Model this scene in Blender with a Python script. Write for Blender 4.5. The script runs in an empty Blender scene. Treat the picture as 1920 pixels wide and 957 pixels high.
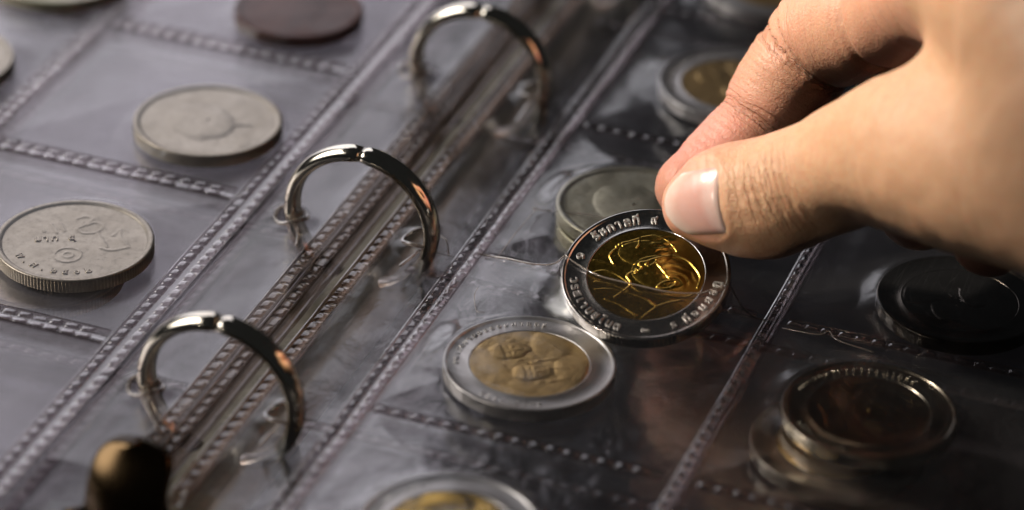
import bpy, math, random
import numpy as np
from mathutils import Vector, Matrix

C = bpy.context.scene.collection
S = 0.001                                   # everything below is written in millimetres
rad = math.radians

# ------------------------------------------------------------------ camera
sc = bpy.context.scene
cam_data = bpy.data.cameras.new('camera')
cam = bpy.data.objects.new('camera', cam_data)
C.objects.link(cam)
sc.camera = cam
cam_data.sensor_width = 36.0
cam_data.lens = 116.76
cam_data.clip_start = 0.02
cam_data.clip_end = 20.0
_el, _yaw, _roll = 0.54413454, -0.33097519, 0.04036251
_f = Vector((math.sin(_yaw)*math.cos(_el), math.cos(_yaw)*math.cos(_el), -math.sin(_el)))
_r = Vector((math.cos(_yaw), -math.sin(_yaw), 0))
_u = _r.cross(_f)
_r2 = _r*math.cos(_roll) + _u*math.sin(_roll)
_u2 = -_r*math.sin(_roll) + _u*math.cos(_roll)
cam.matrix_world = Matrix.Translation(Vector((152.1, -423.15, 273.18))*S) @ Matrix((_r2, _u2, -_f)).transposed().to_4x4()
cam_data.dof.use_dof = True
cam_data.dof.focus_distance = 0.514
cam_data.dof.aperture_fstop = 8.8
cam_data.dof.aperture_blades = 7

# ------------------------------------------------------------------ light
world = bpy.data.worlds.new('World')
sc.world = world
world.use_nodes = True
world.node_tree.nodes['Background'].inputs[0].default_value = (0.9, 0.95, 1.0, 1)
world.node_tree.nodes['Background'].inputs[1].default_value = 0.012


def area(name, loc, target, sx, sy, watts, col):
    d = bpy.data.lights.new(name, 'AREA')
    d.shape = 'RECTANGLE'
    d.size = sx*S
    d.size_y = sy*S
    d.energy = watts
    d.color = col
    o = bpy.data.objects.new(name, d)
    C.objects.link(o)
    o.location = Vector(loc)*S
    v = Vector(target) - Vector(loc)
    o.rotation_euler = v.to_track_quat('-Z', 'Y').to_euler()
    return o


area('window_softbox', (-360, 480, 235), (-40, 10, 40), 340, 470, 0.72, (0.95, 0.93, 1.0))
side = area('side_lamp', (-410, -10, 235), (-125, 15, 0), 480, 330, 0.40, (1.0, 0.96, 0.92))
side.data.spread = math.radians(52)              # a gridded softbox turned on the left page


def spot(name, aim, toward, dist, deg, blend, watts, soft, col):
    d = bpy.data.lights.new(name, 'SPOT')
    d.energy = watts
    d.color = col
    d.spot_size = math.radians(deg)
    d.spot_blend = blend
    d.shadow_soft_size = soft*S
    o = bpy.data.objects.new(name, d)
    C.objects.link(o)
    p = Vector(aim) + Vector(toward).normalized()*dist
    o.location = p*S
    o.rotation_euler = (Vector(aim)-p).to_track_quat('-Z', 'Y').to_euler()


spot('hand_spot', (64, 16, 47), (-0.79, -0.15, 0.60), 480, 13.0, 0.4, 15.5, 22, (1.0, 0.875, 0.72))     # warm narrow beam on the hand
spot('coin_fill_spot', (32, -9, 11), (-0.55, -0.71, 0.44), 450, 6.4, 0.5, 3.6, 14, (1.0, 0.90, 0.76))       # added fill: low beam from the front left on thumb tip and coin

sc.view_settings.view_transform = 'Standard'
sc.view_settings.look = 'None'
sc.view_settings.exposure = 0.0
sc.view_settings.gamma = 1.0
sc.view_settings.use_curve_mapping = False
sc.cycles.transparent_max_bounces = 24
sc.cycles.max_bounces = 8
sc.cycles.glossy_bounces = 4
sc.cycles.diffuse_bounces = 0
sc.cycles.caustics_reflective = True
sc.cycles.sample_clamp_indirect = 4.0

# ------------------------------------------------------------------ noise
def _hash(ix, iy, iz, seed):
    h = (ix*374761393 + iy*668265263 + iz*2147483647 + seed*974634777) & 0xFFFFFFFF
    h = ((h ^ (h >> 13))*1274126177) & 0xFFFFFFFF
    return ((h ^ (h >> 16)) & 0xFFFF)/65535.0


def noise3(x, y, z, seed=0):
    x, y, z = np.broadcast_arrays(np.asarray(x, float), np.asarray(y, float), np.asarray(z, float))
    ix, iy, iz = np.floor(x).astype(np.int64), np.floor(y).astype(np.int64), np.floor(z).astype(np.int64)
    fx, fy, fz = x-ix, y-iy, z-iz
    fx, fy, fz = fx*fx*(3-2*fx), fy*fy*(3-2*fy), fz*fz*(3-2*fz)
    r = 0
    for a in (0, 1):
        for b in (0, 1):
            for c in (0, 1):
                w = (fx if a else 1-fx)*(fy if b else 1-fy)*(fz if c else 1-fz)
                r = r + w*_hash(ix+a, iy+b, iz+c, seed)
    return r*2-1


def fbm(x, y, z=0.0, seed=0, octs=3):
    r, a = 0, 1.0
    for k in range(octs):
        r = r + a*noise3(x*2**k, y*2**k, np.asarray(z)*2**k, seed+k)
        a *= 0.5
    return r


def smooth(e0, e1, x):
    t = np.clip((x-e0)/(e1-e0), 0, 1)
    return t*t*(3-2*t)


# ------------------------------------------------------------------ mesh helpers
def mesh_data(name, V, F, mat=None, shade=True):
    me = bpy.data.meshes.new(name)
    V = np.asarray(V, float)*S
    me.from_pydata(V.tolist(), [], F)
    if mat:
        me.materials.append(mat)
    if shade and len(me.polygons):
        me.polygons.foreach_set('use_smooth', [True]*len(me.polygons))
    me.update()
    return me


def add(name, V, F, mat, parent=None, shade=True, origin=(0, 0, 0)):
    """one mesh object; V in mm, written relative to `origin` when the parent stands there"""
    V = np.asarray(V, float) - np.asarray(origin, float)
    o = bpy.data.objects.new(name, mesh_data(name, V, F, mat, shade))
    C.objects.link(o)
    if parent is not None:
        o.parent = parent
    return o


def root(name, loc, label, cat, group=None, rot=None):
    o = bpy.data.objects.new(name, None)
    C.objects.link(o)
    o.empty_display_size = 0.005
    if rot is not None:
        o.matrix_world = Matrix.Translation(Vector(loc)*S) @ rot.to_4x4()
    else:
        o.location = Vector(loc)*S
    o['label'] = label
    o['category'] = cat
    if group:
        o['group'] = group
    return o


def grid_faces(nu, nv, wrap=False, keep=None):
    F = []
    for i in range(nu-1):
        for j in range(nv if wrap else nv-1):
            a, b = i*nv+j, i*nv+(j+1) % nv
            c, d = (i+1)*nv+(j+1) % nv, (i+1)*nv+j
            if keep is None or (keep[a] and keep[b] and keep[c] and keep[d]):
                F.append((a, d, c, b))
    return F


class Bag:
    def __init__(self):
        self.V, self.F, self.n = [], [], 0

    def put(self, V, F):
        V = np.asarray(V, float)
        self.V.append(V)
        self.F += [tuple(i+self.n for i in f) for f in F]
        self.n += len(V)

    def make(self, name, mat, parent=None, **k):
        return add(name, np.concatenate(self.V), self.F, mat, parent, **k)


def tube(path, radius, ns=10, flat=1.0):
    """round tube along a polyline; radius may be a list"""
    P = np.asarray(path, float)
    n = len(P)
    Rr = np.full(n, radius, float) if np.isscalar(radius) else np.asarray(radius, float)
    T = np.gradient(P, axis=0)
    T /= np.linalg.norm(T, axis=1)[:, None]
    up = np.array([0, 0, 1.0])
    V = []
    for p, t, r_ in zip(P, T, Rr):
        a = np.cross(t, up)
        if np.linalg.norm(a) < 1e-3:
            a = np.array([1.0, 0, 0])
        a /= np.linalg.norm(a)
        b = np.cross(a, t)
        for k in range(ns):
            q = 2*math.pi*k/ns
            V.append(p + r_*(math.cos(q)*a + flat*math.sin(q)*b))
    F = grid_faces(n, ns, True)
    F.append(tuple(range(ns)))
    F.append(tuple(reversed(range((n-1)*ns, n*ns))))
    return V, F


def curve(pts, n=4):
    """Catmull-Rom through the points"""
    P = [np.array(p, float) for p in pts]
    P = [2*P[0]-P[1]]+P+[2*P[-1]-P[-2]]
    out = []
    for i in range(1, len(P)-2):
        for t in np.linspace(0, 1, n, endpoint=False):
            out.append(0.5*((2*P[i])+(P[i+1]-P[i-1])*t+(2*P[i-1]-5*P[i]+4*P[i+1]-P[i+2])*t*t+(3*P[i]-P[i-1]-3*P[i+1]+P[i+2])*t**3))
    out.append(P[-2])
    return [tuple(p) for p in out]


# ------------------------------------------------------------------ materials
def new_mat(name):
    m = bpy.data.materials.new(name)
    m.use_nodes = True
    nt = m.node_tree
    nt.nodes.clear()
    out = nt.nodes.new('ShaderNodeOutputMaterial')
    return m, nt, out


def nd(nt, kind, **kw):
    n = nt.nodes.new(kind)
    for k, v in kw.items():
        if k.startswith('i_'):
            key = k[2:]
            key = int(key) if key.isdigit() else key.replace('_', ' ')
            n.inputs[key].default_value = v
        else:
            setattr(n, k, v)
    return n


def coord(nt, scale=1.0):
    tc = nd(nt, 'ShaderNodeTexCoord')
    mp = nd(nt, 'ShaderNodeMapping')
    mp.inputs['Scale'].default_value = (scale*1000,)*3      # so texture scales read in 1/mm
    nt.links.new(tc.outputs['Object'], mp.inputs[0])
    return mp.outputs[0]


def metal(name, col, col2, rough=(0.2, 0.4), spot=0.25, bump=0.2, scratch=True, dirt=(0.03, 0.025, 0.02), dirt_amt=0.3):
    m, nt, out = new_mat(name)
    L = nt.links.new
    p = nd(nt, 'ShaderNodeBsdfPrincipled', i_Metallic=1.0)
    co = coord(nt)
    n1 = nd(nt, 'ShaderNodeTexNoise', i_Scale=spot, i_Detail=6.0, i_Roughness=0.65)
    L(co, n1.inputs['Vector'])
    cr = nd(nt, 'ShaderNodeMapRange', i_1=0.35, i_2=0.7)
    L(n1.outputs[0], cr.inputs[0])
    mx = nd(nt, 'ShaderNodeMix', data_type='RGBA')
    mx.inputs['A'].default_value = (*col, 1)
    mx.inputs['B'].default_value = (*col2, 1)
    L(cr.outputs[0], mx.inputs['Factor'])
    n2 = nd(nt, 'ShaderNodeTexNoise', i_Scale=1.3, i_Detail=5.0, i_Roughness=0.7)
    L(co, n2.inputs['Vector'])
    dr = nd(nt, 'ShaderNodeMapRange', i_1=0.52, i_2=0.75, i_3=0.0, i_4=dirt_amt)
    L(n2.outputs[0], dr.inputs[0])
    mx2 = nd(nt, 'ShaderNodeMix', data_type='RGBA')
    L(dr.outputs[0], mx2.inputs['Factor'])
    L(mx.outputs['Result'], mx2.inputs['A'])
    mx2.inputs['B'].default_value = (*dirt, 1)
    L(mx2.outputs['Result'], p.inputs['Base Color'])
    rr = nd(nt, 'ShaderNodeMapRange', i_1=0.3, i_2=0.7, i_3=rough[0], i_4=rough[1])
    L(n2.outputs[0], rr.inputs[0])
    L(rr.outputs[0], p.inputs['Roughness'])
    n3 = nd(nt, 'ShaderNodeTexNoise', i_Scale=6.0, i_Detail=4.0)
    if scratch:
        mp = nd(nt, 'ShaderNodeMapping')
        mp.inputs['Scale'].default_value = (1, 0.12, 1)
        mp.inputs['Rotation'].default_value = (0, 0, 0.6)
        L(co, mp.inputs[0])
        L(mp.outputs[0], n3.inputs['Vector'])
    else:
        L(co, n3.inputs['Vector'])
    bp = nd(nt, 'ShaderNodeBump', i_Strength=bump, i_Distance=0.00006)
    L(n3.outputs[0], bp.inputs['Height'])
    L(bp.outputs[0], p.inputs['Normal'])
    L(p.outputs[0], out.inputs[0])
    return m


def film(name, gloss=1.6, rough=0.12, haze=0.05, tint=(0.95, 0.95, 0.96), wrinkle=0.5, wscale=0.12, fine=0.25, hazecol=(0.55, 0.55, 0.58)):
    """clear soft plastic: sees through, reflects by angle, a little milky; faint waves and scuffs"""
    m, nt, out = new_mat(name)
    L = nt.links.new
    co = coord(nt)
    n1 = nd(nt, 'ShaderNodeTexNoise', i_Scale=wscale, i_Detail=3.0, i_Roughness=0.5, i_Distortion=0.6)
    L(co, n1.inputs['Vector'])
    n2 = nd(nt, 'ShaderNodeTexNoise', i_Scale=0.9, i_Detail=5.0, i_Roughness=0.6)
    L(co, n2.inputs['Vector'])
    b1 = nd(nt, 'ShaderNodeBump', i_Strength=wrinkle, i_Distance=0.0012)
    L(n1.outputs[0], b1.inputs['Height'])
    b2 = nd(nt, 'ShaderNodeBump', i_Strength=fine, i_Distance=0.00012)
    L(n2.outputs[0], b2.inputs['Height'])
    L(b1.outputs[0], b2.inputs['Normal'])
    # reflection grows towards grazing, the same from either side of the sheet (Schlick)
    ge = nd(nt, 'ShaderNodeNewGeometry')
    dt = nd(nt, 'ShaderNodeVectorMath', operation='DOT_PRODUCT')
    L(b2.outputs[0], dt.inputs[0])
    L(ge.outputs['Incoming'], dt.inputs[1])
    ab = nd(nt, 'ShaderNodeMath', operation='ABSOLUTE')
    L(dt.outputs['Value'], ab.inputs[0])
    om = nd(nt, 'ShaderNodeMath', operation='SUBTRACT', use_clamp=True, i_0=1.0)
    L(ab.outputs[0], om.inputs[1])
    pw = nd(nt, 'ShaderNodeMath', operation='POWER', i_1=5.0)
    L(om.outputs[0], pw.inputs[0])
    ma = nd(nt, 'ShaderNodeMath', operation='MULTIPLY_ADD', i_1=0.96, i_2=0.04)
    L(pw.outputs[0], ma.inputs[0])
    mu = nd(nt, 'ShaderNodeMath', operation='MULTIPLY', use_clamp=True, i_1=gloss)
    L(ma.outputs[0], mu.inputs[0])
    # thin scuff lines and dust raise the haze
    v = nd(nt, 'ShaderNodeTexVoronoi', i_Scale=0.55)
    v.feature = 'DISTANCE_TO_EDGE'
    wp = nd(nt, 'ShaderNodeMapping')
    wp.inputs['Scale'].default_value = (1.0, 0.07, 1.0)
    wp.inputs['Rotation'].default_value = (0, 0, 0.9)
    L(co, wp.inputs[0])
    L(wp.outputs[0], v.inputs['Vector'])
    sr = nd(nt, 'ShaderNodeMapRange', i_1=0.0, i_2=0.015, i_3=min(0.06, haze*1.5), i_4=0.0)
    L(v.outputs[0], sr.inputs[0])
    n3 = nd(nt, 'ShaderNodeTexNoise', i_Scale=2.8, i_Detail=2.0)
    L(co, n3.inputs['Vector'])
    dr = nd(nt, 'ShaderNodeMapRange', i_1=0.72, i_2=0.8, i_3=0.0, i_4=min(0.12, haze*4))
    L(n3.outputs[0], dr.inputs[0])
    sm = nd(nt, 'ShaderNodeMath', operation='ADD')
    L(sr.outputs[0], sm.inputs[0])
    L(dr.outputs[0], sm.inputs[1])
    n4 = nd(nt, 'ShaderNodeMapRange', i_1=0.3, i_2=0.7, i_3=haze*0.6, i_4=haze*1.4)
    L(n1.outputs[0], n4.inputs[0])
    hz = nd(nt, 'ShaderNodeMath', operation='ADD', use_clamp=True)
    L(sm.outputs[0], hz.inputs[0])
    L(n4.outputs[0], hz.inputs[1])
    tr = nd(nt, 'ShaderNodeBsdfTransparent')
    tr.inputs[0].default_value = (*tint, 1)
    df = nd(nt, 'ShaderNodeBsdfDiffuse')
    df.inputs[0].default_value = (*hazecol, 1)
    gl = nd(nt, 'ShaderNodeBsdfGlossy', i_Roughness=rough)
    gl.inputs[0].default_value = (1, 1, 1, 1)
    L(b2.outputs[0], gl.inputs['Normal'])
    m1 = nd(nt, 'ShaderNodeMixShader')
    L(hz.outputs[0], m1.inputs[0])
    L(tr.outputs[0], m1.inputs[1])
    L(df.outputs[0], m1.inputs[2])
    m2 = nd(nt, 'ShaderNodeMixShader')
    L(mu.outputs[0], m2.inputs[0])
    L(m1.outputs[0], m2.inputs[1])
    L(gl.outputs[0], m2.inputs[2])
    L(m2.outputs[0], out.inputs[0])
    return m


def plain(name, col, rough=0.5, bump=0.1, scale=2.0, spec=0.5):
    m, nt, out = new_mat(name)
    L = nt.links.new
    p = nd(nt, 'ShaderNodeBsdfPrincipled', i_Roughness=rough)
    p.inputs['Specular IOR Level'].default_value = spec
    co = coord(nt)
    n = nd(nt, 'ShaderNodeTexNoise', i_Scale=scale, i_Detail=4.0)
    L(co, n.inputs['Vector'])
    mx = nd(nt, 'ShaderNodeMix', data_type='RGBA')
    mx.inputs['A'].default_value = (*[c*0.75 for c in col], 1)
    mx.inputs['B'].default_value = (*[c*1.25 for c in col], 1)
    L(n.outputs[0], mx.inputs['Factor'])
    L(mx.outputs['Result'], p.inputs['Base Color'])
    bp = nd(nt, 'ShaderNodeBump', i_Strength=bump, i_Distance=0.0002)
    L(n.outputs[0], bp.inputs['Height'])
    L(bp.outputs[0], p.inputs['Normal'])
    L(p.outputs[0], out.inputs[0])
    return m


M_STEEL = metal('bright_nickel', (0.66, 0.64, 0.61), (0.52, 0.50, 0.47), (0.12, 0.22), 0.2, 0.08, dirt_amt=0.12)
M_SILVER = metal('worn_cupronickel', (0.48, 0.435, 0.335), (0.37, 0.33, 0.245), (0.28, 0.42), 0.18, 0.3, dirt_amt=0.3)
M_DULL = metal('grey_cupronickel', (0.50, 0.48, 0.35), (0.38, 0.365, 0.25), (0.34, 0.46), 0.18, 0.3, dirt_amt=0.35)
M_GOLD = metal('golden_bronze', (0.55, 0.36, 0.075), (0.40, 0.255, 0.05), (0.18, 0.28), 0.25, 0.12, dirt_amt=0.25, dirt=(0.10, 0.07, 0.02))
M_STEEL_OLD = metal('handled_nickel', (0.56, 0.55, 0.52), (0.45, 0.44, 0.41), (0.32, 0.44), 0.2, 0.15, dirt_amt=0.2)
M_LETTER = metal('raised_lettering', (0.72, 0.70, 0.67), (0.6, 0.58, 0.55), (0.36, 0.46), 0.2, 0.08, dirt_amt=0.1)
M_GOLD_DARK = metal('shade_dark_bronze', (0.22, 0.14, 0.04), (0.14, 0.09, 0.03), (0.14, 0.24), 0.25, 0.1, dirt_amt=0.3)  # shade and dark reflections put into the bronze colour
M_NICKEL_SHADE = metal('shade_dark_nickel', (0.30, 0.275, 0.22), (0.2, 0.18, 0.14), (0.13, 0.24), 0.2, 0.1, dirt_amt=0.3)  # rim metal coloured darker for the shade on the lower right pair
M_BLACK = metal('shade_black_coin', (0.10, 0.09, 0.075), (0.06, 0.055, 0.045), (0.14, 0.24), 0.2, 0.1, dirt_amt=0.3)  # near-black colour stands in for the hand's shadow on this coin
M_GOLD_OLD = metal('worn_bronze', (0.66, 0.46, 0.18), (0.50, 0.34, 0.13), (0.3, 0.45), 0.25, 0.25, dirt_amt=0.3, dirt=(0.12, 0.08, 0.03))
M_COPPER = metal('tarnished_copper', (0.11, 0.036, 0.018), (0.07, 0.024, 0.012), (0.45, 0.58), 0.2, 0.3, dirt_amt=0.4)
M_RING = metal('ring_chrome', (0.86, 0.80, 0.69), (0.78, 0.71, 0.58), (0.06, 0.16), 0.3, 0.04, scratch=False, dirt_amt=0.1)
M_BRASS = metal('dark_brass', (0.11, 0.07, 0.034), (0.07, 0.045, 0.022), (0.2, 0.28), 0.1, 0.02, scratch=False, dirt_amt=0.1)
M_RAIL = metal('dull_rail', (0.34, 0.31, 0.22), (0.22, 0.20, 0.15), (0.3, 0.5), 0.15, 0.2, dirt_amt=0.4)
M_FILM = film('clear_film', 0.7, 0.30, 0.02, tint=(0.93, 0.91, 0.93), wrinkle=0.06, fine=0.07, hazecol=(0.52, 0.49, 0.56))
M_FILM_R = film('wavy_film', 1.25, 0.18, 0.010, tint=(0.93, 0.91, 0.92), wrinkle=0.18, wscale=0.08, fine=0.10)
M_LINER = film('milky_back_film', 2.0, 0.26, 0.13, tint=(0.9, 0.88, 0.9), wrinkle=0.05, fine=0.05, hazecol=(0.50, 0.48, 0.52))
M_MARGIN = film('margin_film', 1.7, 0.30, 0.10, tint=(0.92, 0.9, 0.92), wrinkle=0.08, fine=0.08, hazecol=(0.50, 0.48, 0.52))
M_BACK = film('back_film', 1.5, 0.15, 0.006, wrinkle=0.3)
M_SEAM = film('welded_film', 2.2, 0.08, 0.04, tint=(0.74, 0.69, 0.70), wrinkle=0.1, hazecol=(0.42, 0.38, 0.38))
M_EDGE = film('stacked_film_edge', 1.7, 0.10, 0.035, tint=(0.62, 0.53, 0.47), wrinkle=0.1, hazecol=(0.36, 0.28, 0.23))
M_COVER = plain('black_cover_vinyl', (0.018, 0.017, 0.019), 0.4, 0.3, 1.5)
M_TABLE = plain('dark_table', (0.03, 0.028, 0.027), 0.5, 0.1, 0.2)

# ------------------------------------------------------------------ the surface below
add('table_top', [(-600, -600, -14), (600, -600, -14), (600, 700, -14), (-600, 700, -14)], [(0, 1, 2, 3)], M_TABLE, shade=False)['kind'] = 'structure'

# ------------------------------------------------------------------ ring binder
binder = root('ring_binder', (-19, 20, -13.9), 'black ring binder with bright metal rings standing through the clear pages', 'ring binder')
BO = (-19, 20, -13.9)


def box(x0, x1, y0, y1, z0, z1, bev=0.6):
    V = []
    for z, i in ((z0, bev), (z0+bev, 0), (z1-bev, 0), (z1, bev)):
        V += [(x0+i, y0+i, z), (x1-i, y0+i, z), (x1-i, y1-i, z), (x0+i, y1-i, z)]
    F = [(3, 2, 1, 0), (12, 13, 14, 15)]
    for k in range(3):
        for j in range(4):
            F.append((k*4+j, k*4+(j+1) % 4, k*4+4+(j+1) % 4, k*4+4+j))
    return V, F


b = Bag(); b.put(*box(-190, -21, -140, 220, -13.9, -11.0)); b.make('cover_board', M_COVER, binder, origin=BO, shade=False)
b = Bag(); b.put(*box(-17, 160, -140, 220, -13.9, -11.0)); b.make('cover_board', M_COVER, binder, origin=BO, shade=False)
# arched metal rail in the gutter
ny, nx = 60, 14
V = []
for i in range(ny):
    y = -84+i*(224/(ny-1))
    for j in range(nx):
        q = math.pi*j/(nx-1)
        V.append((-19-8*math.cos(q), y, -11+3.6*math.sin(q)))
add('rail', V, grid_faces(ny, nx), M_RAIL, binder, origin=BO)

RING_Y = (-53.8, 0.3, 54.3, 108.3)
RC, RR = (-19.0, 2.7), 11.7


def ring_half(y, q0, q1, tiltz=0.0):
    """half a ring: flattened oval wire swept round in the x-z plane, closed square at the top"""
    n, ns = 60, 24
    V = []
    for i in range(n):
        t = i/(n-1)
        q = q0+(q1-q0)*t
        cr, srr = math.cos(q), math.sin(q)
        # small chamfer at the meeting end (last stations)
        k = 1.0 if t < 0.965 else 1.0-0.16*((t-0.965)/0.035)
        for j in range(ns):
            p = 2*math.pi*j/ns
            cy = math.copysign(abs(math.cos(p))**0.9, math.cos(p))
            cs = math.copysign(abs(math.sin(p))**0.9, math.sin(p))
            w = 2.0*cy*k
            h = (1.5 if cs > 0 else 0.8)*cs*k
            R = RR+h
            V.append((RC[0]+R*cr, y+w, RC[1]+R*srr))
    F = grid_faces(n, ns, True)
    F.append(tuple(range(ns)))
    F.append(tuple(reversed(range((n-1)*ns, n*ns))))
    return V, F


for y in RING_Y:
    V, F = ring_half(y, rad(268), rad(91.2))
    left = add('binder_ring', V, F, M_RING, binder, origin=BO)
    V, F = ring_half(y, rad(-88), rad(89.6))
    add('ring_half', V, F, M_RING, left, origin=BO)

# release lever at the near end of the rail: a bowed tongue with rolled top and two side ears
V = []
nu, nv = 26, 34
for j in range(nv):
    v = j/(nv-1)
    zz = -9+18.4*v
    hw = 6.9-1.1*smooth(0.2, 0.75, v)
    k = float(np.clip((v-0.76)/0.24, 0, 1))
    hw = hw*math.sqrt(max(0.0, 1-k**2.6))+0.02
    back = 4.6*smooth(0.55, 1.0, v)**1.5
    for i in range(nu):
        u = -1+2*i/(nu-1)
        V.append((-20.7+hw*u, -82.5-3.2*(1-u*u)*(1-0.5*v)+back, zz-0.4*k*(u*u)))
V = np.array(V)
n0 = len(V)
V2 = V.copy(); V2[:, 1] += 1.5; V2[:, 2] -= 0.3
F = [tuple(reversed(f)) for f in grid_faces(nv, nu)]
F2 = [tuple(i+n0 for i in reversed(f)) for f in F]
edge = [j*nu for j in range(nv)]
edge2 = [j*nu+nu-1 for j in range(nv)]
Fs = []
for a, b_ in zip(edge[:-1], edge[1:]):
    Fs.append((a, b_, b_+n0, a+n0))
for a, b_ in zip(edge2[:-1], edge2[1:]):
    Fs.append((b_, a, a+n0, b_+n0))
top = list(range((nv-1)*nu, nv*nu))
for a, b_ in zip(top[:-1], top[1:]):
    Fs.append((a, b_, b_+n0, a+n0))
lever = add('release_lever', np.concatenate([V, V2]), F+F2+Fs, M_BRASS, binder, origin=BO)
for sx in (-1, 1):
    path = [(-20.7+sx*5.6, -82, -5), (-20.7+sx*7.2, -82.5, -2.5), (-20.7+sx*8.6, -83, -3.0), (-20.7+sx*9.4, -83.2, -6)]
    Vv, Ff = tube(path, [1.1, 1.2, 1.2, 0.9], 10)
    add('lever_ear', Vv, Ff, M_BRASS, lever, origin=BO)

# ------------------------------------------------------------------ coin poses used by the film as well
HELD_C = np.array([30.84, -7.03, 8.96])
HELD_X = np.array([0.9419, 0.3195, 0.1029]); HELD_N = np.array([0.0108, -0.3357, 0.9419])
HELD_N /= np.linalg.norm(HELD_N)
HELD_X -= HELD_N*(HELD_X@HELD_N); HELD_X /= np.linalg.norm(HELD_X)
HELD_Y = np.cross(HELD_N, HELD_X)

#            x      y     z_bottom  R     thick  (front coins, top at z+thick)
FRONT = {'left5': (-57.7, -24.0, 0.9, 12.5, 2.2), 'lsil': (-54.8, 19.7, 0.9, 12.5, 2.2), 'copper': (-57.2, 63.7, 0.9, 11.5, 2.2),
         'ledge': (-106.0, 21.6, 0.9, 12.5, 2.2), 'ltop': (-102.0, 59.5, 0.9, 12.5, 2.2),
         'pocket': (19.9, -28.4, 0.6, 13.0, 2.2), 'bottom': (24.0, -72.2, 0.6, 13.0, 2.2), 'dark': (70.3, -20.6, 0.6, 13.0, 2.2),
         'behind': (19.8, 21.0, 1.3, 12.5, 2.2), 'upright': (22.3, 68.6, 0.6, 13.0, 2.2), 'rtop': (17.8, 108.4, 0.6, 13.0, 2.2), 'under': (75.4, 14.9, 0.6, 13.0, 2.2)}

# ------------------------------------------------------------------ coin pages
PW, PH = 49.4, 46.7
LX = [-137.0, -88.5, -39.0]
LY = [1.7+PH*k for k in range(-2, 4)]
RX = [0.0, 49.4, 98.8]
RY = [PH*k for k in range(-2, 4)]
Z_SEAM = 1.2


def drape(x, y, c, reach=5.0):
    cx, cy, zb, R, th = c
    d = np.hypot(x-cx, y-cy)-R
    top = zb+th+0.18
    return np.where(d < 0, top, Z_SEAM*0.6+(top-Z_SEAM*0.6)*np.exp(-np.maximum(d, 0)/reach))


def pocket_film(x0, x1, y0, y1, coins, seed, amp=0.25, n=72, crease=0.0):
    xs = np.linspace(x0+0.8, x1-0.8, n)
    ys = np.linspace(y0+0.8, y1-0.8, n)
    X, Y = np.meshgrid(xs, ys, indexing='ij')
    u, v = (X-x0)/(x1-x0), (Y-y0)/(y1-y0)
    edge = smooth(0, 0.16, np.minimum.reduce([u, 1-u, v, 1-v]))
    high = max([c[2]+c[4]+0.2 for c in coins]+[1.2])
    wide = smooth(0, 0.46, np.minimum.reduce([u, 1-u, v, 1-v]))
    Z = Z_SEAM+0.1+(high-Z_SEAM-0.1)*wide
    for c in coins:
        Z = np.maximum(Z, drape(X, Y, c))
    # taut folds that fan out from the corners
    w = fbm(X*0.07, Y*0.07, seed*3.1, seed, 3)*amp
    ridge = (1-np.abs(noise3(X*0.10+Y*0.05, Y*0.11-X*0.03, seed*1.7, seed+9)))**3
    Z = Z+edge*(w+crease*ridge)
    Z = Z*edge+(1-edge)*(Z_SEAM+0.02)
    for c in coins:
        Z = np.maximum(Z, np.where(np.hypot(X-c[0], Y-c[1]) < c[3]+0.4, c[2]+c[4]+0.12, -9))
    return np.stack([X, Y, Z], -1).reshape(-1, 3), grid_faces(n, n)


def cell(cx, cy, ax, ay, z, L, W, h, skew=0.0):
    """one embossed weld cell: a nearly square pillow with a soft crown, L along (ax,ay)"""
    a = np.array([ax, ay, 0.0]); a /= np.linalg.norm(a)
    b_ = np.array([-a[1], a[0], 0.0])
    st = np.array([-1, -0.9, -0.7, -0.25, 0.25, 0.7, 0.9, 1])
    X, Y = np.meshgrid(st, st, indexing='ij')
    H = h*((1-np.abs(X)**7)*(1-np.abs(Y)**7))*(0.80+0.20*(1-X*X)*(1-0.4*Y*Y))
    V = np.array([cx, cy, z])+a*(X[..., None]*L/2)+b_*(Y[..., None]*W/2+skew*X[..., None])+np.array([0, 0, 1.0])*H[..., None]
    return V.reshape(-1, 3), grid_faces(8, 8)


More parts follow.
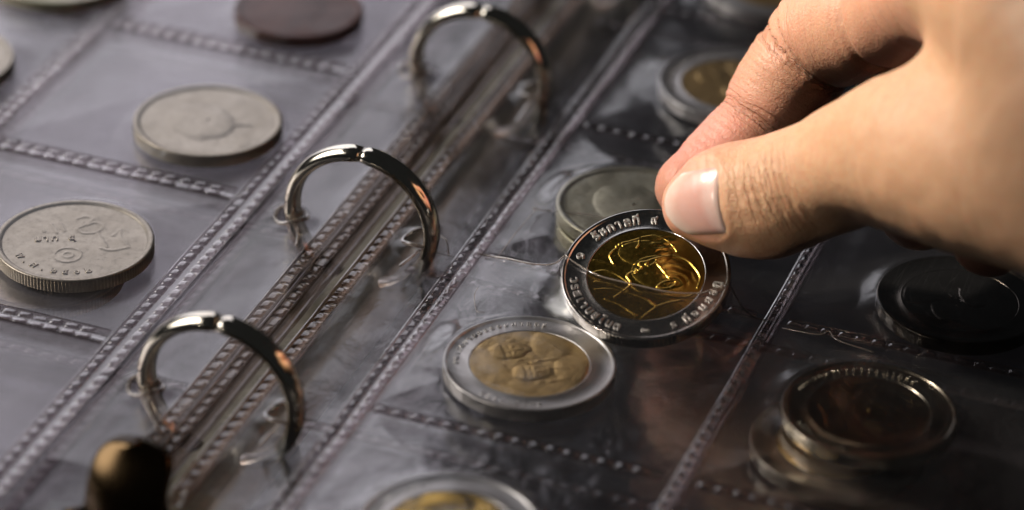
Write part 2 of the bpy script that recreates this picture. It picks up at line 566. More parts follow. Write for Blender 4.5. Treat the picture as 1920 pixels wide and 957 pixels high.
def seam(page, p0, p1, origin, rnd, width=2.0, pitch=2.65, z=Z_SEAM, cols=(0.0,), mat=None, hh=0.34, fill=0.88, cells=True):
    """a welded seam: a pressed strip with a row (or two) of embossed cells and a ridge on either side"""
    p0, p1 = np.array(p0, float), np.array(p1, float)
    d = p1-p0
    Ln = np.linalg.norm(d)
    d /= Ln
    nrm = np.array([-d[1], d[0]])
    bag = Bag()
    n = max(2, int(Ln/1.3))
    prof = [(-0.72, 0.0), (-0.60, 0.10), (-0.53, 0.42), (-0.47, 0.10), (-0.40, -0.12), (0.40, -0.12), (0.47, 0.10), (0.53, 0.42), (0.60, 0.10), (0.72, 0.0)]
    span = (max(cols)-min(cols))
    V = []
    for i in range(n):
        t = i/(n-1)*Ln
        wob = 0.10*float(noise3(t*0.08, 3.3, p0[0]*0.1, 5))
        for a, h in prof:
            off = a*width+(span/2 if a > 0 else -span/2)+0.5*(max(cols)+min(cols))+wob
            q = p0+d*t+nrm*off
            V.append((q[0], q[1], z+h*0.75+0.05*float(noise3(t*0.4, a*9, 1.0, 7))))
    bag.put(V, [tuple(reversed(f)) for f in grid_faces(n, len(prof))])
    k = 0
    t = pitch*0.5
    while cells and t < Ln-pitch*0.3:
        for c in cols:
            q = p0+d*(t+rnd.uniform(-0.12, 0.12))+nrm*(c+0.10*float(noise3(t*0.08, 3.3, p0[0]*0.1, 5)))
            Vc, Fc = cell(q[0], q[1], d[0]+rnd.uniform(-.03, .03), d[1]+rnd.uniform(-.03, .03), z-0.05, pitch*fill*rnd.uniform(0.92, 1.04), width*0.86, hh*(rnd.uniform(0.7, 1.15) if rnd.random() > 0.08 else 0.3))
            bag.put(Vc, Fc)
        t += pitch
    return bag.make('weld_seam', mat or M_SEAM, page, origin=origin)


def margin(page, x0, x1, y0, y1, origin, seed, holes, z=0.35, mat=None, amp=0.16, slope=0.0):
    """plain strip of film with the punched holes cut out of it"""
    nx = int(abs(x1-x0)/0.5)+1
    nyy = int((y1-y0)/0.7)+1
    xs, ys = np.linspace(x0, x1, nx), np.linspace(y0, y1, nyy)
    X, Y = np.meshgrid(xs, ys, indexing='ij')
    e = smooth(0, 2.0, np.minimum(X-x0, x1-X))
    Z = z+e*(fbm(X*0.09, Y*0.05, seed, seed)*amp)+slope*(X-x0)
    keep = np.ones_like(X, bool)
    for hx, hy, hr in holes:
        d = np.hypot(X-hx, Y-hy)
        a = np.arctan2(Y-hy, X-hx)
        Z = Z+0.9*np.exp(-((d-hr)/1.3)**2)*(0.6+0.5*np.sin(a*2+seed))
        keep &= d > hr
        # pull the ring of vertices just outside onto the hole's edge
        near = (d > hr) & (d < hr+0.65)
        X = np.where(near, hx+hr*np.cos(a)*1.0, X)
        Y = np.where(near, hy+hr*np.sin(a)*1.0, Y)
    V = np.stack([X, Y, Z], -1).reshape(-1, 3)
    o = add('margin_film', V, grid_faces(nx, nyy, keep=keep.reshape(-1)), mat or M_FILM, page, origin=origin)
    for hx, hy, hr in holes:
        path = []
        for k in range(33):
            a = 2*math.pi*k/32
            path.append((hx+hr*math.cos(a), hy+hr*math.sin(a), z+0.9*(0.6+0.5*math.sin(a*2+seed))+slope*(hx-x0)))
        Vt, Ft = tube(path, 0.34, 8)
        add('hole_rim', Vt, Ft, M_HOLE, o, origin=origin)
    return o


M_HOLE = film('hole_rim_film', 3.0, 0.12, 0.24, tint=(0.82, 0.74, 0.68), wrinkle=0.1, hazecol=(0.6, 0.52, 0.46))

rnd = random.Random(4)
YB, YT = -75.5, 190.0
HY = [y for y in RING_Y]
# ---- left page (top of its stack)
lp = root('coin_page', (-80, 20, 0), 'topmost clear plastic coin page left of the rings, holding plain silver and copper coins', 'coin page')
LO = (-80, 20, 0)
k = 0
for i in range(2):
    for j in range(5):
        cs = [c for n, c in FRONT.items() if LX[i] < c[0] < LX[i+1] and LY[j] < c[1] < LY[j+1]]
        V, F = pocket_film(LX[i], LX[i+1], LY[j], LY[j+1], cs, 20+k, amp=0.12, crease=0.06)
        add('pocket_film', V, F, M_FILM, lp, origin=LO)
        k += 1
for x in LX[1:]:
    seam(lp, (x, LY[0]), (x, LY[-1]), LO, rnd, cols=(-1.25, 1.25) if x == LX[-1] else (-0.8, 0.8), width=1.9)
for y in LY[:-1]:
    for i in range(2):
        seam(lp, (LX[i]+2, y), (LX[i+1]-3, y), LO, rnd, cols=(-0.9, 1.0), width=1.7)
holes_l = [(-31.0, y-0.4, 2.6) for y in HY]
margin(lp, -36.8, -25.4, YB, YT, LO, 3, holes_l, mat=M_MARGIN)
seam(lp, (-24.2, YB), (-24.2, YT), LO, rnd, width=2.0, pitch=2.7, z=0.3, mat=M_EDGE, hh=0.2)
xs_, ys_ = np.linspace(-137, -39, 70), np.linspace(-92, 190, 160)
X_, Y_ = np.meshgrid(xs_, ys_, indexing='ij')
Z_ = 0.1+0.18*fbm(X_*0.035, Y_*0.035, 6.6, 41)
add('back_film', np.stack([X_, Y_, Z_], -1).reshape(-1, 3), grid_faces(70, 160), M_LINER, lp, origin=LO)

# ---- right page (top of its stack)
rp = root('coin_page', (50, 20, 0), 'topmost clear plastic coin page right of the rings, holding two-tone coins', 'coin page')
RO = (50, 20, 0)


def held_height(x, y):
    """top of the held coin above (x, y), falling away outside its outline"""
    z = HELD_C[2]-(HELD_N[0]*(x-HELD_C[0])+HELD_N[1]*(y-HELD_C[1]))/HELD_N[2]
    P = np.stack([x-HELD_C[0], y-HELD_C[1], z-HELD_C[2]], -1)
    d = np.hypot(P@HELD_X, P@HELD_Y)-13.0
    return z+0.22, d


def held_pocket(x0, x1, y0, y1, c):
    """the open pocket: its mouth is pushed up and back by the coin being slipped in"""
    n = 96
    s = np.linspace(0, 1, n)
    xs = x0+0.8+(x1-x0-1.6)*s
    bell = np.interp(xs, [0, 6, 13, 18.5, 24, 36, 41.5, 45, 49.4], [0, 0.10, 0.42, 0.82, 1.0, 1.0, 0.85, 0.42, 0.0])
    bell = np.convolve(np.pad(bell, 4, mode='edge'), np.ones(9)/9, mode='valid')
    ymouth = 0.4-10.2*bell
    t = np.linspace(0, 1, n)
    X = np.repeat(xs[:, None], n, 1)
    Y = ymouth[:, None]*(1-t)[None]+(y0+0.8)*t[None]
    u = (X-x0)/(x1-x0)
    edge = smooth(0, 0.13, np.minimum.reduce([u, 1-u, (Y-y0)/(y1-y0)]))
    wide = smooth(0, 0.30, np.minimum.reduce([u, 1-u, (Y-y0)/(y1-y0)]))
    Z = Z_SEAM+0.1+(c[2]+c[4]+0.2-Z_SEAM-0.1)*wide
    Z = np.maximum(Z, drape(X, Y, c))
    zt, d = held_height(X, Y)
    lift = np.where(d < 0, zt, Z+(zt-Z)*np.exp(-np.maximum(d, 0)/3.2)*(zt > Z))
    Z2 = np.maximum(Z, lift)
    Z2 = Z2+edge*(0.16*fbm(X*0.09, Y*0.09, 2.2, 33)+0.25*(1-np.abs(noise3(X*0.05+Y*0.16, Y*0.04, 4.1, 8)))**4)*(d > 0.5)
    Z2 = Z2*edge+(1-edge)*(Z_SEAM+0.02)
    Z2 = np.maximum(Z2, np.where(d < 0.3, zt-0.06, -9))
    return np.stack([X, Y, Z2], -1).reshape(-1, 3), [tuple(reversed(f)) for f in grid_faces(n, n)], n


k = 0
for i in range(2):
    for j in range(5):
        cs = [c for n, c in FRONT.items() if RX[i] < c[0] < RX[i+1] and RY[j] < c[1] < RY[j+1]]
        if i == 0 and j == 1:
            V, F, n = held_pocket(RX[0], RX[1], RY[1], RY[2], FRONT['pocket'])
            pf = add('pocket_film', V, F, M_FILM_R, rp, origin=RO)
            lip = V.reshape(n, n, 3)[:, 0]+np.array([0, 0, 0.06])
            Vt, Ft = tube(lip, 0.15, 6)
            add('pocket_lip', Vt, Ft, M_HOLE, pf, origin=RO)
            continue
        V, F = pocket_film(RX[i], RX[i+1], RY[j], RY[j+1], cs, 50+k, amp=0.2, crease=0.12)
        add('pocket_film', V, F, M_FILM_R, rp, origin=RO)
        k += 1
for x in RX[:-1]:
    seam(rp, (x, RY[0]), (x, RY[-1]), RO, rnd, cols=(-0.85, 0.85) if x == 0 else (0.0,), width=1.55)
for y in RY[:-1]:
    for i in range(2):
        seam(rp, (RX[i]+2.5, y), (RX[i+1]-2.5, y), RO, rnd, cols=(0.0,), width=1.7, hh=0.42)
holes_r = [(-9.2, y+0.3, 2.6) for y in HY]
margin(rp, -13.6, -1.6, YB, YT, RO, 11, holes_r, z=1.0, mat=M_FILM_R, slope=-0.075)
seam(rp, (-15.2, YB), (-15.2, YT), RO, rnd, width=2.0, pitch=2.7, z=0.3, mat=M_EDGE, hh=0.2)
V = [(0, -92, 0.1), (98.8, -92, 0.1), (98.8, 190, 0.1), (0, 190, 0.1)]
add('back_film', V, [(0, 1, 2, 3)], M_BACK, rp, origin=RO, shade=False)

lip = [(4.2, -1.8, 1.2), (4.9, 6.2, 2.5), (5.6, 14.1, 2.9), (15.8, 14.9, 3.6), (26.9, 13.9, 3.3)]
Vt, Ft = tube(curve([lip[0], lip[0], lip[1], lip[2], lip[2], lip[3], lip[4]], 6), 0.09, 6)
add('pocket_lip', Vt, Ft, M_HOLE, rp, origin=RO)
for page, org, pts, r_ in ((rp, RO, [(5.5, -11.9, 3.1), (5.9, -14.7, 3.15), (7.7, -18.6, 3.2), (9.0, -18.8, 3.2)], 0.09),
                           (lp, LO, [(-32.6, -52.6, 1.0), (-29.8, -56.8, 0.9), (-27.0, -60.5, 0.6), (-24.6, -63.4, 0.5)], 0.22),
                           (lp, LO, [(-32.9, 1.6, 1.0), (-29.9, -0.9, 0.9), (-28.0, -4.5, 0.7), (-26.7, -8.2, 0.5)], 0.22),
                           (lp, LO, [(-32.5, 55.5, 1.0), (-30.0, 53.0, 0.9), (-27.2, 46.5, 0.6)], 0.22),
                           (rp, RO, [(-14.2, 1.4, 0.7), (-10.3, -0.6, 0.8), (-6.0, -1.4, 0.8), (-2.4, -1.4, 0.6)], 0.09),
                           (rp, RO, [(-7.5, 3.0, 1.2), (-5.2, 2.0, 1.3), (-3.4, -1.3, 0.7)], 0.14),
                           (rp, RO, [(-9.6, -61.4, 0.6), (-9.3, -59.0, 0.8), (-8.9, -56.6, 1.0)], 0.30),  # this and the next two: bars standing in for the rings' bright reflection
                           (rp, RO, [(-9.4, -7.2, 0.6), (-8.7, -4.8, 0.8), (-8.1, -2.2, 1.0)], 0.30),
                           (rp, RO, [(-8.6, 44.0, 0.6), (-8.6, 47.2, 0.8), (-8.9, 51.6, 1.0)], 0.30),
                           (rp, RO, [(51.5, -1.2, 0.8), (57.2, -1.9, 1.5), (58.7, -0.6, 1.7), (60.6, -2.7, 1.8), (66.6, -3.4, 1.5)], 0.14)):
    Vt, Ft = tube(curve(pts, 6), r_, 7, flat=0.6)
    add('crease_or_ring_glint', Vt, Ft, M_HOLE, page, origin=org)

# ---- the pages beneath
def under_page(side, level):
    if side < 0:
        x0, x1, xe = -137.0, -27.0+2.4*level, -24.2+(2.3 if level == 1 else 3.2)
        ys, xsm = LY, [-88.5+0.8*level, -39.0+1.6*level]
        lab = 'clear coin page directly beneath the left page, its welded edge showing beside the gutter' if level == 1 else 'third clear coin page down in the left stack, edge deepest in the gutter'
    else:
        x0, x1, xe = -12.0-1.0*level, 98.8, -15.2-0.5*level
        ys, xsm = RY, [0.0-1.0*level, 49.4-0.8*level]
        lab = 'clear coin page directly beneath the right page, edge tucked into the gutter' if level == 1 else 'third clear coin page down in the right stack'
    z = -3.4*level
    O = ((x0+x1)/2, 20, z)
    pg = root('coin_page', O, lab, 'coin page')
    xs, yy = np.linspace(x0, x1, 60), np.linspace(-88, 190, 110)
    X, Y = np.meshgrid(xs, yy, indexing='ij')
    Z = z+0.3*fbm(X*0.06, Y*0.06, level+side, 5)
    keep = np.ones(X.size, bool)
    add('back_film', np.stack([X, Y, Z], -1).reshape(-1, 3), grid_faces(60, 110), M_BACK, pg, origin=O)
    # the margin leans up towards the weld so the stacked edges fan out like stairs
    ze = 0.3-(0.9 if level == 1 else 2.8)
    xm0, xm1 = (x1, xe-1.0) if side < 0 else (xe+1.0, x0)
    V, F = [], []
    n = 60
    for i in range(n):
        y = YB+(YT-YB)*i/(n-1)
        for t in np.linspace(0, 1, 6):
            if side < 0:
                V.append((xm0+(xm1-xm0)*t, y, z+(ze-z)*smooth(0, 1, t)))
            else:
                V.append((xm0+(xm1-xm0)*t, y, ze+(z-ze)*smooth(0, 1, t)))
    add('margin_film', V, [tuple(reversed(f)) for f in grid_faces(n, 6)], M_BACK, pg, origin=O)
    seam(pg, (xe, YB), (xe, YT), O, rnd, width=2.0, pitch=2.7, z=ze, mat=M_EDGE, cells=side < 0 and level == 1, hh=0.2)
    if level == 1:
        for x in xsm:
            seam(pg, (x, ys[0]), (x, ys[-1]), O, rnd, cols=(0.0,), width=1.8, z=z+0.8)
        for y in ys[1:-1]:
            seam(pg, (x0+3, y-2.6), (x1-3, y-2.6), O, rnd, cols=(0.0,), width=1.8, z=z+0.8)
    return pg


for side in (-1, 1):
    for level in (1, 2):
        under_page(side, level)

# ------------------------------------------------------------------ coins
_glyph = {}


def glyph(s):
    if s not in _glyph:
        cu = bpy.data.curves.new('glyph', 'FONT')
        cu.body = s
        cu.size = 1.0
        cu.extrude = 0.07
        cu.bevel_depth = 0.028
        cu.bevel_resolution = 0
        cu.resolution_u = 2
        cu.align_x = 'CENTER'
        o = bpy.data.objects.new('glyph', cu)
        C.objects.link(o)
        bpy.context.view_layer.update()
        me = o.evaluated_get(bpy.context.evaluated_depsgraph_get()).to_mesh()
        V = np.array([v.co[:] for v in me.vertices]) if len(me.vertices) else np.zeros((0, 3))
        F = [tuple(p.vertices) for p in me.polygons]
        o.evaluated_get(bpy.context.evaluated_depsgraph_get()).to_mesh_clear()
        bpy.data.objects.remove(o)
        bpy.data.curves.remove(cu)
        _glyph[s] = (V, F)
    return _glyph[s]


def arc_text(bag, clusters, r, a0, a1, size, z, inward=False):
    """letters along an arc from angle a0 to a1 (degrees); inward = tops towards the centre"""
    n = len(clusters)
    for i, s in enumerate(clusters):
        if s == ' ':
            continue
        a = rad(a0+(a1-a0)*(i/(max(1, n-1))))
        V, F = glyph(s)
        if not len(V):
            continue
        P = V*np.array([size, size, size*0.9])
        P[:, 1] -= 0.3*size
        ang = a+math.pi/2 if inward else a-math.pi/2
        c_, s_ = math.cos(ang), math.sin(ang)
        Q = np.stack([P[:, 0]*c_-P[:, 1]*s_+r*math.cos(a), P[:, 0]*s_+P[:, 1]*c_+r*math.sin(a), P[:, 2]+z], -1)
        bag.put(Q, F)


def line_text(bag, clusters, x, y, ang, size, z, step=0.62):
    for i, s in enumerate(clusters):
        if s == ' ':
            continue
        V, F = glyph(s)
        P = V*size
        c_, s_ = math.cos(rad(ang)), math.sin(rad(ang))
        ox = (i-(len(clusters)-1)/2)*step*size
        bag.put(np.stack([(P[:, 0]+ox)*c_-P[:, 1]*s_+x, (P[:, 0]+ox)*s_+P[:, 1]*c_+y, P[:, 2]+z], -1), F)


def poly_dist(X, Y, pts):
    """distance to a polyline"""
    best = np.full(X.shape, 1e9)
    for (ax, ay), (bx, by) in zip(pts[:-1], pts[1:]):
        dx, dy = bx-ax, by-ay
        t = np.clip(((X-ax)*dx+(Y-ay)*dy)/(dx*dx+dy*dy+1e-9), 0, 1)
        best = np.minimum(best, np.hypot(X-ax-t*dx, Y-ay-t*dy))
    return best


def face_mesh(R, z, fn, nr=60, na=200):
    rs = np.linspace(0.02, 1, nr)*R
    th = np.linspace(0, 2*math.pi, na, endpoint=False)
    Rr, T = np.meshgrid(rs, th, indexing='ij')
    X, Y = Rr*np.cos(T), Rr*np.sin(T)
    Z = z+fn(X, Y)*smooth(1.0, 0.95, Rr/R)
    V = np.stack([X, Y, Z], -1).reshape(-1, 3)
    F = [tuple(reversed(f)) for f in grid_faces(nr, na, True)]
    F.append(tuple(range(na)))
    return V, F


def lathe(prof, seg, reed=None):
    V = []
    for r_, z, ed in prof:
        for k_ in range(seg):
            a = 2*math.pi*k_/seg
            rr = r_-(reed(k_, seg) if (ed and reed) else 0)
            V.append((rr*math.cos(a), rr*math.sin(a), z))
    return V, [tuple(reversed(f)) for f in grid_faces(len(prof), seg, True)]


def full_reed(k_, seg):
    return 0.0 if k_ % 4 in (0, 1) else 0.13


def part_reed(k_, seg):
    return (0.0 if k_ % 4 in (0, 1) else 0.15) if (k_//24) % 2 else 0.0


def relief_held(X, Y):
    P = {'A': [(-4.76, 2.08), (-5.27, 3.21), (-5.46, 4.2), (-5.0, 4.96), (-4.39, 5.52), (-4.47, 5.92), (-3.84, 5.69), (-4.01, 6.29), (-3.33, 5.85), (-3.53, 6.46), (-2.56, 6.68), (-1.5, 7.02), (-0.89, 7.22)],
         'A2': [(-0.89, 7.22), (-0.89, 6.11), (-1.3, 5.26)],
         'A3': [(-0.44, 7.47), (1.67, 7.67), (3.15, 6.87), (4.31, 5.41), (4.87, 4.2)],
         'A4': [(-4.76, 2.08), (-5.94, 2.54), (-7.43, 3.13), (-8.48, 3.39)],
         'B': [(-2.46, -1.94), (-2.5, -1.17), (-2.96, -0.25), (-2.56, 0.32), (-1.95, 0.59), (-1.51, 0.26)],
         'B1': [(-1.51, 0.26), (-1.49, 1.04), (-1.05, 0.74), (-0.59, 1.37), (-1.03, 1.79), (-0.81, 2.25), (0.03, 2.32), (0.94, 2.66), (2.74, 3.22), (4.54, 3.43), (6.3, 2.47), (7.44, 0.92), (8.26, -1.07), (7.74, -3.17)],
         'gl': [(0.02, 1.81), (0.48, 2.41), (1.24, 2.76), (1.68, 2.58), (1.36, 1.97), (0.61, 1.5), (0.02, 1.81)],
         'bar': [(1.66, 2.03), (2.66, 0.33), (3.7, -1.51)],
         'ear': [(1.62, -2.64), (2.29, -1.98), (3.34, -1.65), (4.38, -1.71), (4.42, -2.33), (3.45, -2.93), (2.41, -2.99), (1.62, -2.64)],
         'col': [(-8.37, 0.64), (-7.47, 1.06), (-6.27, 1.11), (-4.79, 0.44), (-3.04, -1.14), (-2.46, -1.94)],
         'sh1': [(-7.8, -0.95), (-4.84, -1.89), (-1.91, -3.79), (0.13, -5.06), (1.42, -6.47)],
         'sh2': [(-7.82, -2.49), (-5.15, -2.64), (-1.91, -3.79)], 'sh3': [(-4.88, -4.2), (-3.37, -2.94), (-2.46, -2.02)],
         'sh4': [(-6.37, -4.51), (-4.03, -5.79), (-1.71, -8.02)], 'sh5': [(1.42, -6.47), (-0.24, -7.91), (-0.85, -8.64)],
         'sh6': [(1.42, -6.47), (3.07, -5.8), (5.45, -5.36)], 'low': [(-2.46, -1.94), (-1.2, -3.2), (0.8, -3.9), (3.2, -4.4), (5.6, -4.9), (7.2, -4.3)]}
    Z = np.zeros_like(X)
    for nme, pts in P.items():
        w = 0.12 if nme in ('A', 'B', 'B1', 'bar', 'gl') else 0.11
        h = 0.11 if nme in ('A', 'B', 'B1', 'bar', 'gl', 'ear') else 0.09
        d = poly_dist(X, Y, curve(pts, 3))
        Z = np.maximum(Z, h*np.exp(-(d/w)**2))
    # the two heads stand a little proud of the field
    for cx, cy, rx, ry, an in ((2.3, 0.2, 4.6, 3.2, -0.25), (0.0, 4.2, 4.2, 2.6, -0.15)):
        c_, s_ = math.cos(an), math.sin(an)
        u, v = ((X-cx)*c_+(Y-cy)*s_)/rx, (-(X-cx)*s_+(Y-cy)*c_)/ry
        Z = Z+0.20*np.sqrt(np.clip(1-u*u-v*v, 0, 1))
    # hair: fine combed strands behind the brow
    hair = smooth(3.6, 1.6, np.hypot((X-5.4)*0.9, Y+0.2))+smooth(2.6, 1.2, np.hypot(X-2.6, Y-6.0))
    ph = np.hypot(X-4.0, Y+2.4)*5.2+1.6*noise3(X*0.9, Y*0.9, 0.3, 4)
    Z = Z+0.03*hair*np.sin(ph)
    Z = Z+0.012*fbm(X*0.8, Y*0.8, 1.0, 12)
    return Z


def relief_busts(X, Y):
    """two facing busts, kept generic"""
    Z = np.zeros_like(X)
    for cx, cy, an in ((-3.4, 2.6, 0.5), (1.2, -2.2, 0.42)):
        c_, s_ = math.cos(an), math.sin(an)
        u, v = ((X-cx)*c_+(Y-cy)*s_), (-(X-cx)*s_+(Y-cy)*c_)
        wob = 0.25*noise3(u*0.9, v*0.9, cx, 3)
        e = np.hypot((u+wob)/3.3, (v-wob)/(2.3-0.18*u))
        Z = np.maximum(Z, 0.20*np.sqrt(np.clip(1-e*e, 0, 1)))
        Z = Z-0.07*np.exp(-((e-1.04)*9)**2)                                   # outline cut round the head
        Z = Z+0.05*smooth(-1.0, -1.7, u)*(e < 1)                               # cap of hair
        Z = Z-0.02*np.exp(-((u+1.1+0.3*v*v/4)*5)**2)*(e < 1)
        for dv in (0.85, -0.85):
            Z = Z+0.05*np.exp(-(((u-0.15)/0.22)**2+((v-dv)/0.42)**2))-0.035*np.exp(-(((u+0.25)/0.16)**2+((v-dv)/0.6)**2))
        Z = Z+0.08*np.exp(-(((u-0.8)/0.8)**2+(v/0.24)**2))
        Z = Z-0.03*np.exp(-(((u-1.95)/0.14)**2+(v/0.7)**2))
        for dv in (2.62, -2.62):
            Z = Z+0.10*np.exp(-(((u-0.5)/0.6)**2+((v-dv)/0.25)**2))
        sh = np.clip(1-((u-6.2)/3.0)**2-(v/4.4)**2, 0, 1)
        Z = np.maximum(Z, 0.18*np.sqrt(sh))
    for pts in ([(1, 1), (4, 2.5), (7.5, 2.2)], [(3, -0.5), (6, 0.3), (8.2, -0.6)], [(4, -4), (6, -2.6), (8, -2.4)], [(2.2, 5.5), (4.2, 4.4), (6.6, 4.6)]):
        Z = np.maximum(Z, 0.10*np.exp(-(poly_dist(X, Y, curve(pts, 4))/0.18)**2)+Z*0.8)
    return Z*0.8+0.03*fbm(X*0.5, Y*0.5, 2.0, 3)


def relief_value(X, Y):
    """a large numeral-like scroll, rings and a leafy spray in worn relief"""
    Z = np.zeros_like(X)
    d = np.hypot(X-0.2, Y+4.3)
    Z = np.maximum(Z, 0.16*np.exp(-((d-2.1)/0.22)**2))
    Z = np.maximum(Z, 0.16*np.exp(-((d-0.8)/0.25)**2))
    for pts in ([(-1.5, 6.6), (-0.4, 7.6), (0.9, 7.0), (0.2, 5.0), (-0.6, 3.6), (0.8, 2.6), (2.6, 3.4), (3.0, 5.4), (1.6, 6.2), (0.6, 5.2)],
                [(2.6, 3.4), (4.0, 1.4), (5.4, -0.6)], [(6.0, 5.0), (6.8, 2.6), (8.8, 0.2)], [(6.0, 5.0), (5.4, 3.0)],
                [(4.6, -1.2), (6.4, -1.4), (8.8, 0.2)], [(-6.6, 3.2), (-5.4, 1.6)], [(-5.0, 4.0), (-3.4, 1.8)], [(-3.6, 4.6), (-2.4, 2.6)]):
        Z = np.maximum(Z, 0.17*np.exp(-(poly_dist(X, Y, curve(pts, 4))/0.30)**2))
    return Z*0.45+0.04*fbm(X*0.25, Y*0.25, 0.5, 21)


def relief_worn(X, Y):
    Z = 0.30*np.sqrt(np.clip(1-((X+1)/5.2)**2-((Y-0.6)/6.4)**2, 0, 1))
    Z = np.maximum(Z, 0.12*np.exp(-(poly_dist(X, Y, curve([(-4.5, -4.5), (-5.6, -1.0), (-4.8, 3.4), (-1.5, 6.4), (2.4, 5.4), (4.0, 1.6), (2.6, -3.0), (4.6, -5.2)], 4))/0.35)**2))
    return Z+0.05*fbm(X*0.3, Y*0.3, 0.9, 8)


def orient(rotz=0.0, n=None):
    if n is None:
        return Matrix.Rotation(rad(rotz), 3, 'Z')
    return n


TOP_TEXT = ['รั', 'ช', 'ก', 'า', 'ล', 'ที่', ' ', '๙']


def make_bimetal(name, loc, rot, label, R=13.0, h=2.2, m_ring=None, m_core=None, relief=relief_busts, text=None, group='bimetal coins in the right page', fine=False, core_r=9.0):
    t = root(name, loc, label, 'coin', group, rot)
    m_ring = m_ring or M_STEEL_OLD
    m_core = m_core or M_GOLD_OLD
    prof = [(core_r, 0.25, 0), (R-1.2, 0.25, 0), (R-0.95, 0.02, 0), (R-0.2, 0.0, 0), (R-0.02, 0.10, 0), (R, 0.2, 1), (R, h-0.2, 1), (R-0.02, h-0.10, 0), (R-0.15, h, 0), (R-0.45, h, 0), (R-0.56, h-0.06, 0), (R-0.66, h-0.2, 0), (R-0.8, h-0.24, 0), (core_r+0.3, h-0.27, 0), (core_r+0.18, h-0.2, 0), (core_r+0.06, h-0.2, 0), (core_r, h-0.5, 0)]
    V, F = lathe(prof, 480, part_reed)
    ring = add('outer_ring', V, F, m_ring, t)
    V, F = face_mesh(core_r-0.02, h-0.3, relief, 130 if fine else 56, 440 if fine else 160)
    n0 = len(V)
    bot = [(0.02*core_r*math.cos(a), 0.02*core_r*math.sin(a), 0.25) for a in np.linspace(0, 2*math.pi, 24, endpoint=False)]
    bot += [((core_r-0.02)*math.cos(a), (core_r-0.02)*math.sin(a), 0.25) for a in np.linspace(0, 2*math.pi, 24, endpoint=False)]
    Fb = [tuple(i+n0 for i in f) for f in grid_faces(2, 24, True)]
    add('core_disc', np.concatenate([V, np.array(bot)]), F+Fb, m_core, t)
    if text:
        bag = Bag()
        for cl, r_, a0, a1, size, inw in text:
            arc_text(bag, cl, r_, a0, a1, size, h-0.22, inw)
        bag.make('lettering', M_LETTER if fine else m_ring, ring)
    return t


def make_plain(name, loc, rot, label, R=12.5, h=2.2, mat=None, relief=relief_worn, text=None, lines=None, group='plain coins in the left page', dotted=False):
    t = root(name, loc, label, 'coin', group, rot)
    mat = mat or M_SILVER
    prof = [(0.02, 0.25, 0), (R-1.2, 0.25, 0), (R-0.95, 0.02, 0), (R-0.2, 0.0, 0), (R-0.02, 0.12, 0), (R, 0.22, 1), (R, h-0.22, 1), (R-0.02, h-0.12, 0), (R-0.18, h, 0), (R-0.85, h-0.02, 0), (R-1.1, h-0.2, 0), (R-1.3, h-0.25, 0)]
    V, F = lathe(prof, 544, full_reed)
    V = np.array(V)
    n0 = len(V)
    V2, F2 = face_mesh(R-1.3, h-0.25, relief, 60, 136*2)
    body = add('coin_body', np.concatenate([V, V2]), F+[tuple(i+n0 for i in f) for f in F2], mat, t)
    if text or lines:
        bag = Bag()
        for cl, r_, a0, a1, size, inw in (text or []):
            arc_text(bag, cl, r_, a0, a1, size, h-0.27, inw)
        for cl, x, y, an, size in (lines or []):
            line_text(bag, cl, x, y, an, size, h-0.27)
        bag.make('lettering', mat, body)
    return t


# --- the held coin
hrot = Matrix((HELD_X, HELD_Y, HELD_N)).transposed()
held_text = [(TOP_TEXT, 11.0, 133, 82, 2.1, False), (['๑'], 11.0, 157, 157, 2.3, False),
             (['ว', 'ร', 'ส', 'เ', 'า', 'บ', 'ย', 'ไ', 'น', 'ต'], 11.0, 183, 245, 1.9, True),
             (['๛'], 10.9, 268, 268, 1.6, True), (['ร'], 10.9, 291, 291, 1.7, True), (['ที่', 'จ', 'น', 'ย', 'ข', 'ฏ'], 11.0, 303, 346, 1.9, True)]
make_bimetal('held_coin', HELD_C-HELD_N*2.2, hrot, 'two-tone coin tilted in the fingers, double profile on its golden centre, half under film', relief=relief_held,
             text=held_text, m_core=M_GOLD, m_ring=M_STEEL, fine=True, group=None)

arc1 = list('มหาวทยาลยธรรมศาสตร')
def pose(key):
    c = FRONT[key]
    return (c[0], c[1], c[2])


two_text = [(arc1, 11.0, 196, 92, 1.35, False), (list('ประเทศไทย'), 11.0, 245, 292, 1.4, True)]
make_bimetal('coin', pose('pocket'), orient(6), 'two-tone coin with two busts under film, just below the held coin', text=two_text)
make_bimetal('coin', pose('bottom'), orient(40), 'two-tone coin cut by the bottom edge of the picture', text=two_text, m_core=M_GOLD)
make_bimetal('coin', pose('dark'), orient(-25), 'dark two-tone coin in shadow, upper one of a pair at lower right', text=two_text, m_core=M_GOLD_DARK, m_ring=M_NICKEL_SHADE, relief=relief_held)
make_bimetal('coin', (67.2, -25.7, -2.8), orient(70), 'silver-rimmed coin partly hidden below the dark two-tone coin at lower right', m_ring=M_NICKEL_SHADE, group='coins in the page beneath')
make_bimetal('coin', pose('upright'), orient(15), 'two-tone coin with olive centre, behind the index finger', text=two_text)
make_bimetal('coin', pose('rtop'), orient(60), 'pale two-tone coin cut by the top edge, above the one behind the index finger')
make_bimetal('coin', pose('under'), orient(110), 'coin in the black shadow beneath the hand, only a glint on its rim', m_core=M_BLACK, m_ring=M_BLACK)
make_plain('coin', pose('behind'), orient(35), 'grey-green coin lying just behind the held coin and thumb', mat=M_DULL, group='plain coins in the right page')
make_plain('coin', (20.3, 20.0, -1.1), orient(80), 'lower grey coin stacked under the grey-green one behind the thumb', mat=M_DULL, group='plain coins in the right page')

